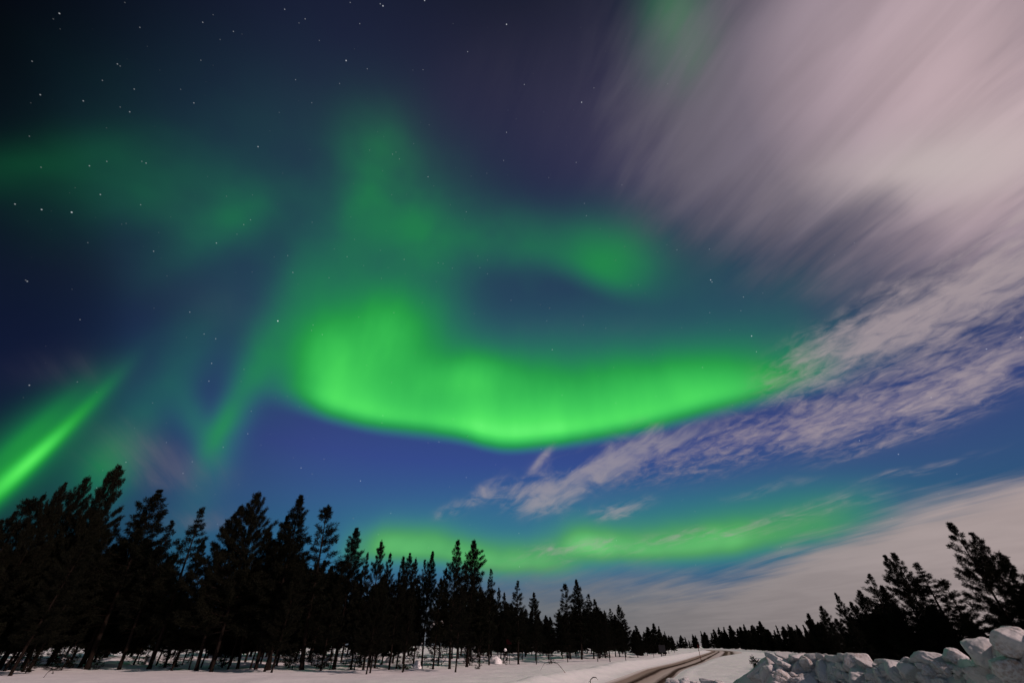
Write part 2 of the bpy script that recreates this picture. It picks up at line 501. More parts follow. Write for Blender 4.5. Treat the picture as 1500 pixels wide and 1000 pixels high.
def mat_new(name):
    m = bpy.data.materials.new(name)
    m.use_nodes = True
    t = m.node_tree
    return m, t, t.nodes['Principled BSDF']


def mnode(t, kind, **kw):
    n = t.nodes.new(kind)
    for k, v in kw.items():
        if k in n.inputs: n.inputs[k].default_value = v
        else: setattr(n, k, v)
    return n


def mramp(t, fac, stops):
    n = t.nodes.new('ShaderNodeValToRGB')
    t.links.new(fac, n.inputs[0])
    e = n.color_ramp.elements
    e[0].position, e[0].color = stops[0][0], (*stops[0][1], 1)
    e[1].position, e[1].color = stops[-1][0], (*stops[-1][1], 1)
    for p, c in stops[1:-1]:
        x = e.new(p)
        x.color = (*c, 1)
    return n.outputs[0]


# ------------------------------------------------------------------ materials
def snow_mat(name, dirt=0.0, bump=.5, scale=1.0, alb=1.0):
    m, t, b = mat_new(name)
    g = t.nodes.new('ShaderNodeNewGeometry')
    co = g.outputs['Position']
    n1 = mnode(t, 'ShaderNodeTexNoise', Scale=2.2 * scale, Detail=6.0, Roughness=.6)
    n2 = mnode(t, 'ShaderNodeTexNoise', Scale=24.0 * scale, Detail=4.0, Roughness=.6)
    n3 = mnode(t, 'ShaderNodeTexNoise', Scale=1.3 * scale, Detail=5.0, Roughness=.65)
    for n in (n1, n2, n3): t.links.new(co, n.inputs['Vector'])
    c = mramp(t, n1.outputs[0], [(.3, (.74 * alb, .75 * alb, .77 * alb)), (.7, (.84 * alb, .84 * alb, .85 * alb))])
    if dirt:
        f = mramp(t, n3.outputs[0], [(.56 - .1 * dirt, (0, 0, 0)), (.68, (1, 1, 1))])
        f2 = t.nodes.new('ShaderNodeMath'); f2.operation = 'MULTIPLY'
        t.links.new(f, f2.inputs[0])
        s2 = mramp(t, n2.outputs[0], [(.42, (0, 0, 0)), (.62, (.9, .9, .9))])
        t.links.new(s2, f2.inputs[1])
        mx = t.nodes.new('ShaderNodeMix'); mx.data_type = 'RGBA'
        t.links.new(f2.outputs[0], mx.inputs[0]); t.links.new(c, mx.inputs[6])
        mx.inputs[7].default_value = (.30, .215, .17, 1)
        c = mx.outputs[2]
    t.links.new(c, b.inputs['Base Color'])
    b.inputs['Roughness'].default_value = .65
    b.inputs['Specular IOR Level'].default_value = .2
    add = t.nodes.new('ShaderNodeMath'); add.operation = 'MULTIPLY_ADD'
    t.links.new(n2.outputs[0], add.inputs[0]); add.inputs[1].default_value = .25
    t.links.new(n1.outputs[0], add.inputs[2])
    bp = mnode(t, 'ShaderNodeBump', Strength=bump, Distance=.08 / scale)
    t.links.new(add.outputs[0], bp.inputs['Height'])
    t.links.new(bp.outputs[0], b.inputs['Normal'])
    return m


def plain_mat(name, c1, c2, scale=8.0, rough=.8):
    m, t, b = mat_new(name)
    co = t.nodes.new('ShaderNodeTexCoord')
    n = mnode(t, 'ShaderNodeTexNoise', Scale=scale, Detail=4.0)
    t.links.new(co.outputs['Object'], n.inputs['Vector'])
    t.links.new(mramp(t, n.outputs[0], [(.35, c1), (.65, c2)]), b.inputs['Base Color'])
    b.inputs['Roughness'].default_value = rough
    b.inputs['Specular IOR Level'].default_value = .1
    return m


SNOW = snow_mat('snow_field', 0.0, .40, .40)
BANKSNOW = snow_mat('ploughed_snow', .6, .6, 1.6, .70)
CHUNKSNOW = snow_mat('chunk_snow', .9, .55, 2.2, .72)
CLEANSNOW = snow_mat('fresh_snow', 0.0, .3, 3.0)
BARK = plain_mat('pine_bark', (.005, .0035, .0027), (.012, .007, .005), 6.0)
TWIG = plain_mat('twig_bark', (.015, .010, .008), (.026, .018, .014), 12.0)
REDPAINT = plain_mat('red_paint', (.12, .022, .018), (.17, .03, .022), 5.0, .6)
SIGNRED = plain_mat('dull_red_panel', (.035, .004, .006), (.05, .006, .008), 5.0, .6)
GREYMETAL = plain_mat('grey_metal', (.020, .020, .024), (.03, .03, .034), 5.0, .6)
DARKWOOD = plain_mat('dark_wood', (.012, .009, .007), (.018, .013, .010), 9.0)


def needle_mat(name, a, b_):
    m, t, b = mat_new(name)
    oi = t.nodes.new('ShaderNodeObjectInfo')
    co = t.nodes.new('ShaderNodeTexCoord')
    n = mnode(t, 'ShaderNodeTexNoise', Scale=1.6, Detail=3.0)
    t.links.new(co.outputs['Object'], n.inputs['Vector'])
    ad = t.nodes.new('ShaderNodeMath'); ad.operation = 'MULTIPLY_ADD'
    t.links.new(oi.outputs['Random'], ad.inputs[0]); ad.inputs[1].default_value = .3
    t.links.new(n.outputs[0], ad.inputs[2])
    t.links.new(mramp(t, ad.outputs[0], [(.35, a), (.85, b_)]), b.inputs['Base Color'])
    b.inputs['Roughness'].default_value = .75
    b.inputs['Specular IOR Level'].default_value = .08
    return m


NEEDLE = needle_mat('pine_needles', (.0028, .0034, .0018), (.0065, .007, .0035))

# ================================================================== ground, road, far terrain
ROADL = [  # left edge of the ploughed road, world metres
    (-1.5, 12.0), (0.9, 20.0), (4.0, 27.8), (5.6, 31.7), (8.6, 39.3), (13.7, 52.0), (21.4, 68.3), (29.9, 87.4), (43.0, 117.4), (62.6, 162.4),
    (84.3, 213.9), (99.0, 262.0), (103.0, 305.0), (92.0, 350.0), (60.0, 392.0), (10.0, 425.0)]
RL = np.array(ROADL, float)


def smooth_poly(P, k=5):
    out = []
    n = len(P)
    for i in range(n - 1):
        p0, p1, p2, p3 = P[max(i - 1, 0)], P[i], P[i + 1], P[min(i + 2, n - 1)]
        for j in range(k):
            t = j / k
            out.append(.5 * ((2 * p1) + (-p0 + p2) * t + (2 * p0 - 5 * p1 + 4 * p2 - p3) * t * t + (-p0 + 3 * p1 - 3 * p2 + p3) * t ** 3))
    out.append(P[-1])
    return np.array(out)


RS = smooth_poly(RL, 6)
RARC = np.concatenate([[0], np.cumsum(np.hypot(*np.diff(RS, axis=0).T))])
# visible ploughed width: the near lane is under the snow of the lay-by
RW = np.interp(RARC, [0, 20, 45, 80, 110, 140, 165, 210, 500], [3.4, 3.6, 3.7, 4.0, 5.2, 8.0, 10.5, 11.0, 10.0])


def road_frame(x, y):
    """signed distance from the road's left edge (positive = on the road side), arc length"""
    best = np.full(x.shape, 1e9)
    sd = np.full(x.shape, -1e3)
    arc = np.zeros(x.shape)
    for i in range(len(RS) - 1):
        a, b = RS[i], RS[i + 1]
        d = b - a
        L2 = d @ d
        t = np.clip(((x - a[0]) * d[0] + (y - a[1]) * d[1]) / L2, 0, 1)
        qx, qy = x - a[0] - t * d[0], y - a[1] - t * d[1]
        dist = np.hypot(qx, qy)
        m = dist < best
        best = np.where(m, dist, best)
        side = np.where(d[0] * qy - d[1] * qx > 0, -1.0, 1.0)
        sd = np.where(m, side * dist, sd)
        arc = np.where(m, RARC[i] + t * math.sqrt(L2), arc)
    return sd, arc


def front_dist(az):
    """distance of the forest edge along azimuth (radians)"""
    P = [(0, 992), (100, 984), (250, 982), (400, 985), (540, 986), (660, 983), (720, 973), (790, 971), (880, 968), (940, 965), (975, 961)]
    A = [azel(*p)[0] for p in P]
    D = [ground_at(*p).xy.length for p in P]
    return np.interp(az, A, D)


def height(x, y):
    x, y = np.asarray(x, float), np.asarray(y, float)
    r = np.hypot(x, y)
    az = np.arctan2(x, y)
    sd, arc = road_frame(x, y)
    wood = sstep(-2, 10, r - front_dist(az)) * sstep(3.0, 12.0, -sd) * (1 - sstep(200, 320, r))
    near = 1 - sstep(150, 400, r)
    h = near * (.10 * fbm(x / 14, y / 14, 3, 3) + .11 * fbm(x / 3.6, y / 2.2, 9, 3))
    h = h + wood * (.28 * np.maximum(fbm(x / 2.7, y / 2.7, 21, 3), -.1) + .30 * fbm(x / 9, y / 9, 5, 2))
    w = np.interp(arc, RARC, RW)
    berm = .42 * np.exp(-((sd + 2.6) / 1.15) ** 2) * (sd < 0) + .16 * sstep(-1.6, -6, sd)
    flat = sstep(-1.4, .2, sd) * (1 - sstep(w - .2, w + 2.0, sd)[()])
    h = h * (1 - flat) + berm * near
    h = np.where(sd > 0, h - .07 * flat, h * sstep(0.0, -1.2, sd) - .07 * flat)
    lip = .06 * np.exp(-((sd - w - .5) / .5) ** 2) * near
    return h + lip


def hz(x, y):
    return float(height(np.array([x]), np.array([y]))[0])


azs = np.concatenate([np.radians(np.arange(-180, -62, 6.0)), np.radians(np.arange(-60, 60.01, .22)), np.radians(np.arange(66, 180, 6.0))])
rs = np.concatenate([[.05, 1, 2, 3.5], np.geomspace(5, 24, 40), np.geomspace(24.4, 420, 330)[0:], [480, 560, 700, 900, 1300, 2000, 3200, 5000]])
A, RR = np.meshgrid(azs, rs)
GX, GY = RR * np.sin(A), RR * np.cos(A)
GZ = height(GX.ravel(), GY.ravel()).reshape(GX.shape)
na, nr = len(azs), len(rs)
I, J = np.meshgrid(np.arange(nr - 1), np.arange(na), indexing='ij')
J2 = (J + 1) % na
F = np.stack([I * na + J, I * na + J2, (I + 1) * na + J2, (I + 1) * na + J], -1).reshape(-1, 4)[:, ::-1]
ground = link('snow_ground', mesh_from('snow_ground', np.stack([GX, GY, GZ], -1).reshape(-1, 3), F, True, (SNOW,)))
tag(ground, kind='structure')

# road strip with wheel tracks
m, t, b = mat_new('snowy_asphalt')
uv = t.nodes.new('ShaderNodeUVMap')
sx = t.nodes.new('ShaderNodeSeparateXYZ')
t.links.new(uv.outputs[0], sx.inputs[0])
vm = t.nodes.new('ShaderNodeVectorMath'); vm.operation = 'MULTIPLY'
vm.inputs[1].default_value = (1.0, .05, 0)
t.links.new(uv.outputs[0], vm.inputs[0])
nz = mnode(t, 'ShaderNodeTexNoise', Scale=1.4, Detail=5.0, Roughness=.6)
t.links.new(vm.outputs[0], nz.inputs['Vector'])
nz2 = mnode(t, 'ShaderNodeTexNoise', Scale=5.0, Detail=5.0, Roughness=.65)
t.links.new(uv.outputs[0], nz2.inputs['Vector'])
uu = t.nodes.new('ShaderNodeMath'); uu.operation = 'MULTIPLY_ADD'
t.links.new(nz.outputs[0], uu.inputs[0]); uu.inputs[1].default_value = .7
t.links.new(sx.outputs[0], uu.inputs[2])
nrm = t.nodes.new('ShaderNodeMapRange')
nrm.inputs['From Min'].default_value = .35; nrm.inputs['From Max'].default_value = 10.35
t.links.new(uu.outputs[0], nrm.inputs['Value'])
S_, T_, G_ = (.66, .62, .60), (.045, .030, .022), (.30, .24, .20)
trk = mramp(t, nrm.outputs[0], [(0.0, S_), (.035, G_), (.090, (.30, .25, .21)), (.130, T_), (.150, T_), (.180, (.40, .34, .30)), (.250, (.48, .43, .39)), (.285, T_), (.315, T_), (.345, (.50, .45, .42)), (.46, (.60, .56, .54)),
                              (.52, T_), (.60, (.09, .07, .05)), (.65, (.42, .38, .34)), (.71, T_), (.76, (.10, .08, .06)), (.83, (.5, .48, .46)), (1, S_)])
mx = t.nodes.new('ShaderNodeMix'); mx.data_type = 'RGBA'
t.links.new(mramp(t, nz2.outputs[0], [(.5, (0, 0, 0)), (.8, (.35, .35, .35))]), mx.inputs[0])
t.links.new(trk, mx.inputs[6]); mx.inputs[7].default_value = (.45, .42, .40, 1)
t.links.new(mx.outputs[2], b.inputs['Base Color'])
b.inputs['Roughness'].default_value = 1.0
b.inputs['Specular IOR Level'].default_value = 0.0
bp = mnode(t, 'ShaderNodeBump', Strength=.4, Distance=.03)
t.links.new(nz2.outputs[0], bp.inputs['Height']); t.links.new(bp.outputs[0], b.inputs['Normal'])
ROADM = m
tan = np.gradient(RS, axis=0)
tan /= np.linalg.norm(tan, axis=1)[:, None]
nrmR = np.stack([tan[:, 1], -tan[:, 0]], 1)
NC = 26
V, UVs = [], []
for i in range(len(RS)):
    for k in range(NC):
        u = -.25 + (RW[i] + .1) * k / (NC - 1)
        p = RS[i] + nrmR[i] * u
        V.append((p[0], p[1], 0.0)); UVs.append((u, RARC[i]))
V = np.array(V); V[:, 2] = height(V[:, 0], V[:, 1]) + .012
V[:, 2] = np.maximum(V[:, 2], -.06)
i_, k_ = np.meshgrid(np.arange(len(RS) - 1), np.arange(NC - 1), indexing='ij')
F = np.stack([i_ * NC + k_, i_ * NC + k_ + 1, (i_ + 1) * NC + k_ + 1, (i_ + 1) * NC + k_], -1).reshape(-1, 4)
me = mesh_from('road', V, F, True, (ROADM,))
uvl = me.uv_layers.new(name='UVMap')
li = np.empty(len(me.loops), dtype=np.int32)
me.loops.foreach_get('vertex_index', li)
uvl.data.foreach_set('uv', np.array(UVs, dtype=np.float32)[li].ravel())
tag(link('road', me), kind='structure')

# ================================================================== ploughed snow bank and its chunks
CREST = [(955, 1031, 10.5), (975, 1009, 10.2), (990, 999, 10), (1005, 998, 10), (1030, 1002, 10), (1050, 1002, 10), (1066, 1005, 9.6), (1082, 995, 9.5), (1096, 985, 9.3), (1106, 974, 9.2), (1114, 963, 9.1),
         (1122, 958, 9), (1135, 966, 9), (1150, 969, 9), (1185, 966, 8.9), (1220, 967, 8.6), (1250, 970, 8.3), (1290, 974, 8), (1330, 976, 7.5), (1350, 966, 7.2), (1375, 965, 7.1), (1395, 960, 7), (1418, 967, 6.5),
         (1428, 954, 5.6), (1440, 941, 5.3), (1470, 932, 5.0), (1500, 922, 4.8), (1560, 916, 4.6), (1700, 919, 4.5), (2100, 924, 4.5)]
CA = np.array([azel(x, y)[0] for x, y, d in CREST])
CD = np.array([d for x, y, d in CREST])
CZ = np.array([at_dist(x, y, d).z for x, y, d in CREST])


def bank_h(az, r):
    rc, zc = np.interp(az, CA, CD), np.interp(az, CA, CZ)
    x, y = r * np.sin(az), r * np.cos(az)
    d = r - rc
    wob = .22 * fbm(x / .9, y / .9, 31, 3) + .17 * np.abs(fbm(x / .42, y / .42, 47, 3)) - .04
    drop = np.where(d < 0, .80 * (np.sqrt(d * d + .02) - .14), .55 * (np.sqrt(d * d + .05) - .22))
    dome = np.interp(az, [azel(1335, 960)[0], azel(1360, 960)[0], azel(1410, 960)[0], azel(1425, 960)[0]], [1, .15, .15, 1])
    z = zc - drop + wob * dome * sstep(.02, .35, np.abs(d)) + .045 * fbm(x / .35, y / .35, 61, 3) + .02 * fbm(x / .12, y / .12, 71, 3, .6)
    end = sstep(CA[0] - .03, CA[1], az)
    return z * end - .5 * (1 - end)


ba = np.concatenate([np.radians(np.arange(13, 54, .16)), np.radians(np.arange(54, 100, 1.0))])
br = np.concatenate([np.geomspace(1.6, 4.0, 26), np.arange(4.05, 11.2, .035), np.linspace(11.3, 16, 30)])
A, RR = np.meshgrid(ba, br)
BZ = bank_h(A, RR)
V = np.stack([RR * np.sin(A), RR * np.cos(A), BZ], -1).reshape(-1, 3)
na, nr = len(ba), len(br)
I, J = np.meshgrid(np.arange(nr - 1), np.arange(na - 1), indexing='ij')
F = np.stack([I * na + J, I * na + J + 1, (I + 1) * na + J + 1, (I + 1) * na + J], -1).reshape(-1, 4)[:, ::-1]
keep = (V[F][:, :, 2] > -.3).any(1)
bank = link('snow_bank', mesh_from('snow_bank', V, F[keep], True, (BANKSNOW,)))
tag(bank, kind='structure')


def bank_hit(px, py):
    d = ray(px, py)
    hl = math.hypot(d.x, d.y)
    az = math.atan2(d.x, d.y)
    r = np.arange(3.0, 14.0, .02)
    z = EYE + d.z / hl * r
    below = np.nonzero(z < bank_h(np.full_like(r, az), r))[0]
    rc = float(np.interp(az, CA, CD))
    rr = r[below[0]] if len(below) else rc
    zz = float(bank_h(np.array([az]), np.array([rr]))[0])
    return Vector((rr * math.sin(az), rr * math.cos(az), min(EYE + d.z / hl * rr, zz + .015))), rr


import bmesh


def chunk_mesh(seed, dims, p=8, planes=8):
    g = np.random.default_rng(seed)
    bm = bmesh.new()
    bmesh.ops.create_icosphere(bm, subdivisions=5, radius=1)
    U = np.array([v.co[:] for v in bm.verts])
    N = g.normal(size=(planes, 3)); N /= np.linalg.norm(N, axis=1)[:, None]
    N = np.concatenate([N, [(0, 0, 1), (0, 0, -1)]])
    D = np.concatenate([g.uniform(.62, 1.0, planes), [.8, .8]])
    q = np.clip(U @ N.T / D, 0, None)
    r = (np.sum(q ** p, 1) + 1e-9) ** (-1 / p)
    r = np.clip(r, 0, 1.35)
    r = r * (1 + .16 * fbm(U[:, 0] * 1.3 + seed, U[:, 1] * 1.3 + U[:, 2] * 1.7, seed, 3) + .06 * fbm(U[:, 0] * 5 + U[:, 2] * 3, U[:, 1] * 6 - U[:, 2] * 4, seed + 5, 4, .6))
    W = U * r[:, None] * np.array(dims)
    for v, w in zip(bm.verts, W): v.co = w
    me = bpy.data.meshes.new('snow_chunk')
    bm.to_mesh(me); bm.free()
    me.polygons.foreach_set('use_smooth', np.ones(len(me.polygons), dtype=bool))
    me.materials.append(CHUNKSNOW)
    return me


CH = [chunk_mesh(s, d) for s, d in enumerate([(1, .8, .7), (1, .7, .5), (.9, .9, .8), (1.2, .7, .5), (1, .6, .75), (1.3, .8, .45), (.9, .8, .6), (1.1, .8, .8), (1, 1, .6), (1.2, .6, .6)])]
# px, py, half size in px, mesh, tilt, label (None = one of the look-alikes)
CHUNKS = [
    (1127, 955, 10, 4, .5, 'tilted pointed snow chunk at the left peak of the ploughed bank'),
    (1167, 956, 14, 5, .1, 'broad low snow chunk on the bank crest right of the pointed left peak'),
    (1185, 955, 10, 2, .2, 'round snow chunk on the bank crest right of the broad low chunk'),
    (1177, 963, 9, 6, .4, None), (1159, 967, 13, 3, .35, 'long slab of snow slanting down the bank front below the left crest'), (1144, 970, 9, 0, .4, None), (1147, 978, 9, 6, .4, None),
    (1207, 956, 6, 1, .6, None), (1201, 957, 6, 0, .4, None), (1213, 958, 6, 1, .6, None), (1220, 955, 8, 4, .1, None), (1229, 957, 9, 3, .4, None),
    (1245, 958, 12, 7, .4, 'wedge shaped snow chunk on the bank crest above the large square block'),
    (1255, 970, 15, 2, .1, 'large square snow block in the middle of the bank front'),
    (1261, 989, 17, 8, .1, 'large rounded snow lump below the square block'),
    (1232, 978, 7, 0, .3, None), (1229, 968, 6, 1, .3, None), (1284, 988, 10, 4, .3, None), (1277, 976, 15, 5, .45, 'long snow slab leaning right beside the large square block'),
    (1291, 969, 9, 6, .3, None), (1298, 982, 13, 0, .3, None), (1268, 958, 8, 3, .5, None), (1280, 961, 8, 1, .5, None),
    (1308, 966, 9, 0, .2, None), (1312, 974, 16, 5, .3, 'long flat snow slab sloping right just left of the smooth domes'), (1315, 984, 18, 2, .3, 'big rounded snow lump under the long flat slab'),
    (1345, 987, 14, 7, .3, None), (1365, 987, 13, 4, .4, None), (1352, 975, 10, 1, .2, None), (1330, 969, 8, 6, .2, None),
    (1360, 966, 20, 8, .05, 'smooth left snow dome on the bank crest'), (1393, 957, 15, 2, .1, 'smooth right snow dome on the bank crest beside the tall block'),
    (1385, 982, 10, 1, .3, None), (1404, 990, 6, 0, .3, None), (1412, 983, 9, 6, .2, None),
    (1440, 938, 9, 4, .5, 'small knob of snow on top of the tall right block'), (1440, 957, 27, 7, .15, 'tall dirty snow block with an upright left face'),
    (1477, 917, 16, 8, .2, 'topmost snow block of the bank at the right edge'), (1487, 940, 30, 2, .1, 'huge grey snow block filling the right corner'),
    (1486, 958, 16, 3, .4, 'slanted snow slab lying against the huge right corner block'), (1488, 978, 26, 0, .2, 'big dirty snow lump at the lower right corner'),
    (1438, 973, 9, 6, .2, None), (1449, 990, 20, 7, .2, 'rounded snow lump below the tall dirty block'), (1466, 997, 12, 2, .2, None),
    (987, 996, 9, 6, .3, None), (1001, 994, 7, 0, .3, None), (1012, 999, 8, 1, .3, None), (1036, 1001, 10, 3, .2, None), (1056, 1002, 8, 6, .2, None)]
g = np.random.default_rng(3)
for k in range(95):
    px = g.uniform(1112, 1425)
    c = float(np.interp(px, [c[0] for c in CREST], [c[1] for c in CREST]))
    CHUNKS.append((px, c + g.uniform(3, 42) if px < 1340 else c + g.uniform(18, 40), g.uniform(3.5, 7) if k % 3 == 0 else g.uniform(8, 14), int(g.integers(0, 10)), .8, None))
for k in range(110):                                     # crumbs between the chunks
    px = g.uniform(1085, 1490)
    c = float(np.interp(px, [c[0] for c in CREST], [c[1] for c in CREST]))
    CHUNKS.append((px, c + 2 + 46 * g.random() ** .8, g.uniform(1.4, 3.4), int(g.integers(0, 10)), 1.2, None))
for k, (px, py, s, mi, tilt, lab) in enumerate(CHUNKS):
    P, rr = bank_hit(px, py)
    d3 = (P - Vector((0, 0, EYE))).length
    rad = math.hypot(px - 750, py - 500)
    s *= (1.15 if px < 1420 else .95) if k < 48 else 1.0
    size = s / (FPX / math.cos(math.atan(rad / FPX))) * d3
    o = link('snow_chunk', CH[mi], loc=P + Vector((P.x / rr, P.y / rr, -.2)) * size * -.05)
    o.scale = (size, size, size)
    o.rotation_euler = (g.uniform(-tilt, tilt), g.uniform(-tilt, tilt), g.uniform(0, 6.28))
    if lab is None:
        lab = 'small rounded snow chunk heaped among others in the ploughed bank' if px > 1110 else 'small snow chunk on the low left end of the ploughed bank'
    tag(o, lab, 'snow chunk', 'snow chunks heaped along the ploughed bank')


# ================================================================== trees
def tufts(P, D, n, ln, wd, g, big=None):
    """needle blades radiating from each point; returns triangles"""
    m = len(P)
    P = np.repeat(P, n, 0)
    D = np.repeat(D, n, 0)
    if big is not None: ln = ln * np.repeat(big, n)[:, None]
    r = g.normal(size=(m * n, 3)); r /= np.linalg.norm(r, axis=1)[:, None]
    d = D * .55 + r; d /= np.linalg.norm(d, axis=1)[:, None]
    L = ln * g.uniform(.65, 1.2, (m * n, 1))
    base = P - D * (ln * g.uniform(0, .8, (m * n, 1)))
    s = np.cross(d, g.normal(size=(m * n, 3))); s /= np.linalg.norm(s, axis=1)[:, None] + 1e-6
    s *= wd * g.uniform(.7, 1.2, (m * n, 1))
    V = np.stack([base + d * L * .15 - s * .35, base + d * L * .55 + s * .5, base + d * L, base + d * L * .55 - s * .5], 1)
    return V.reshape(-1, 3)


def pine(seed, H, Rr, cb, spacing=.42, nbr=5, tn=18, tl=.29, tw=.036, gap=.12, trunk_r=None, top=.12, low=.75, dead=12, lean=.0, up=1.0):
    """Scots pine: (trunk mesh with limbs, crown mesh)"""
    g = np.random.default_rng(seed)
    rd = random.Random(seed)
    tr = MB()
    r0 = trunk_r or .0095 * H + .02
    ph = rd.uniform(0, 6.28)
    bend = rd.uniform(.05, .16) + lean

    def axis(h):
        t = h / H
        return Vector((math.cos(ph) * bend * math.sin(t * 3.0) + .04 * math.sin(t * 9 + ph), math.sin(ph) * bend * math.sin(t * 2.4) + .04 * math.cos(t * 8), h))
    hs = [H * t for t in (-.02, .0, .02, .06, .15, .28, .42, .56, .70, .84, .95, 1.0)]
    tr.tube([axis(h) for h in hs], [r0 * max(.05, (1.25 if h < .01 * H else 1) * (1 - max(h, 0) / H) ** .85) for h in hs], 8)
    pts, dirs, big = [], [], []
    h = H * cb
    side_w = [rd.uniform(.62, 1.25) for _ in range(7)]      # uneven outline
    zone = [rd.uniform(.6, 1.25) for _ in range(14)]
    while h < H * .985:
        t = (h - H * cb) / (H * (1 - cb))
        z_ = zone[int(t * 13)] * (1 - t * 13 % 1) + zone[min(13, int(t * 13) + 1)] * (t * 13 % 1)
        prof = (1 - t) ** .85 * (low + (1 - low) * min(1, t / .3)) * (.72 + .28 * z_) + top * (1 - t) ** .45 * .35
        n = rd.randint(max(3, nbr - 1), nbr + 1)
        if rd.random() < gap: n = max(2, n - 3)
        a0 = rd.uniform(0, 6.28)
        for k in range(n):
            a = a0 + 6.283 * k / n + rd.uniform(-.45, .45)
            sw = side_w[int((a % 6.283) / 6.283 * 7) % 7]
            L = max(.16, Rr * prof * rd.uniform(.5, 1.25) * (.55 + .45 * sw))
            el = (-.10 + .85 * t ** 1.1) * up + rd.uniform(-.15, .22)
            o = axis(h)
            dh = Vector((math.cos(a), math.sin(a), 0))
            c = [o]
            for q in (.3, .65, 1.0):
                c.append(o + dh * (L * q * math.cos(el)) + Vector((rd.uniform(-.06, .06) * L, rd.uniform(-.06, .06) * L, L * (q * math.sin(el) + .24 * q * q))))
            tr.tube(c, [.011 * L + .008, .008 * L + .006, .005 * L + .005, .004], 3, False)
            nt_ = max(1, int(L / .24))
            ts = .62 + .38 * min(1, L / .9)
            for q in range(nt_ + 1):
                f = 1.0 if q == 0 else 1 - rd.random() ** 1.5 * .75
                i = min(2, int(f * 3))
                ff = f * 3 - i
                p = c[i].lerp(c[i + 1], ff)
                d = (c[i + 1] - c[i]).normalized()
                d = (d + Vector((0, 0, .25))).normalized()
                if q == 0:
                    m3 = min(.5, L * .4)
                    for e in range(3):
                        pts.append(p - d * m3 * e * .45); dirs.append(d); big.append(ts)
                else:
                    for e in range(2):
                        sd_ = (d.cross(Vector((0, 0, 1))) * rd.choice((-1, 1)) * rd.uniform(.5, 1) + d * .9 + Vector((0, 0, rd.uniform(-.1, .6)))).normalized()
                        ln = rd.uniform(.12, .42) * min(1.2, L * .5 + .2) * (1.2 - f * .4)
                        pts.append(p + sd_ * ln); dirs.append(sd_); big.append(ts)
                        if ln > .22: pts.append(p + sd_ * ln * .5); dirs.append(sd_); big.append(ts)
        h += spacing * rd.uniform(.7, 1.3) * (1 - .3 * t)
    for q in range(7):
        pts.append(axis(H) + Vector((rd.uniform(-.03, .03), rd.uniform(-.03, .03), -.16 * q))); dirs.append(Vector((rd.uniform(-.2, .2), rd.uniform(-.2, .2), 1)).normalized()); big.append(.34 + .05 * q)
    for q in range(dead):                                # bare dead snags under the crown
        hh = H * cb * rd.uniform(.25, 1.05)
        a = rd.uniform(0, 6.28)
        L = rd.uniform(.25, 1.1) * min(1, Rr * .6)
        o = axis(hh)
        tr.tube([o, o + Vector((math.cos(a) * L * .6, math.sin(a) * L * .6, -.02 * L)), o + Vector((math.cos(a) * L, math.sin(a) * L, -.22 * L + rd.uniform(-.1, .1)))], [.016, .011, .004], 3, False)
    V = tufts(np.array([tuple(p) for p in pts]), np.array([tuple(p) for p in dirs]), tn, tl, tw, g, np.array(big))
    F = np.arange(len(V)).reshape(-1, 4)
    return (tr.mesh('trunk', BARK, True), mesh_from('crown', V, F, False, (NEEDLE,)), H)


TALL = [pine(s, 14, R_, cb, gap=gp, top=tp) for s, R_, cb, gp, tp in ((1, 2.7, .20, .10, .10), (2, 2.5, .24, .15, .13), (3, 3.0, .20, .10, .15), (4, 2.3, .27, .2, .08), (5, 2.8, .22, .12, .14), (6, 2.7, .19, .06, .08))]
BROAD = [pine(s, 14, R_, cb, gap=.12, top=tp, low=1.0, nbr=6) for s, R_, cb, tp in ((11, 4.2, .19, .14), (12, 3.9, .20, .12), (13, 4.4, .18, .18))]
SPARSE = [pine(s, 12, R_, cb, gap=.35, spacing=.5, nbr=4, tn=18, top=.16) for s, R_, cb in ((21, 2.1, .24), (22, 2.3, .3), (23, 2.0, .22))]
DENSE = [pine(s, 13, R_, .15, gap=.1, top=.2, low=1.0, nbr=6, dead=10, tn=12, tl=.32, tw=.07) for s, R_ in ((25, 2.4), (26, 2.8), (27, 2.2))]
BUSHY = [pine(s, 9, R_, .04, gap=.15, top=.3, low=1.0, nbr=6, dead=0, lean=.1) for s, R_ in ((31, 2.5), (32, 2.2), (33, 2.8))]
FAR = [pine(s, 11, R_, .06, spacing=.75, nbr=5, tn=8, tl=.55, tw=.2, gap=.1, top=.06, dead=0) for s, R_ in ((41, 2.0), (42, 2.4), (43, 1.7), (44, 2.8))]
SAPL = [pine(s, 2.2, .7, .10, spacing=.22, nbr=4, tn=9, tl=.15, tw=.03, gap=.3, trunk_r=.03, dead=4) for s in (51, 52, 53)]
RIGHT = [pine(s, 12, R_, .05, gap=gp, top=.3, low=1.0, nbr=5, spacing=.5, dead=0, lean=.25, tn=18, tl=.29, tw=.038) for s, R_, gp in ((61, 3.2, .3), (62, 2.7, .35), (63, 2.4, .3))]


def put_tree(var, x, y, H, wide, label, group, name='pine_tree', cat='pine tree', seed=0, tilt=0.0):
    e = link(name, None)
    e.empty_display_size = .3
    z = hz(x, y)
    k = H / var[2]
    e.location = (x, y, z - .04)
    e.scale = (k * wide, k * wide, k)
    rz = Matrix.Rotation(random.Random(seed * 7.3 + x).uniform(0, 6.28), 3, 'Z')
    if tilt:                                             # the tree itself leans a little to the left
        a = math.atan2(x, y)
        rz = Matrix.Rotation(-tilt, 3, Vector((math.sin(a), math.cos(a), 0))) @ rz
    e.rotation_euler = rz.to_euler()
    tag(e, label, cat, group)
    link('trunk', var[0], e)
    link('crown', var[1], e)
    return e


LEFTG, FARG, RIGHTG = 'pines of the left forest', 'trees of the far treeline', 'trees behind the snow bank on the right'
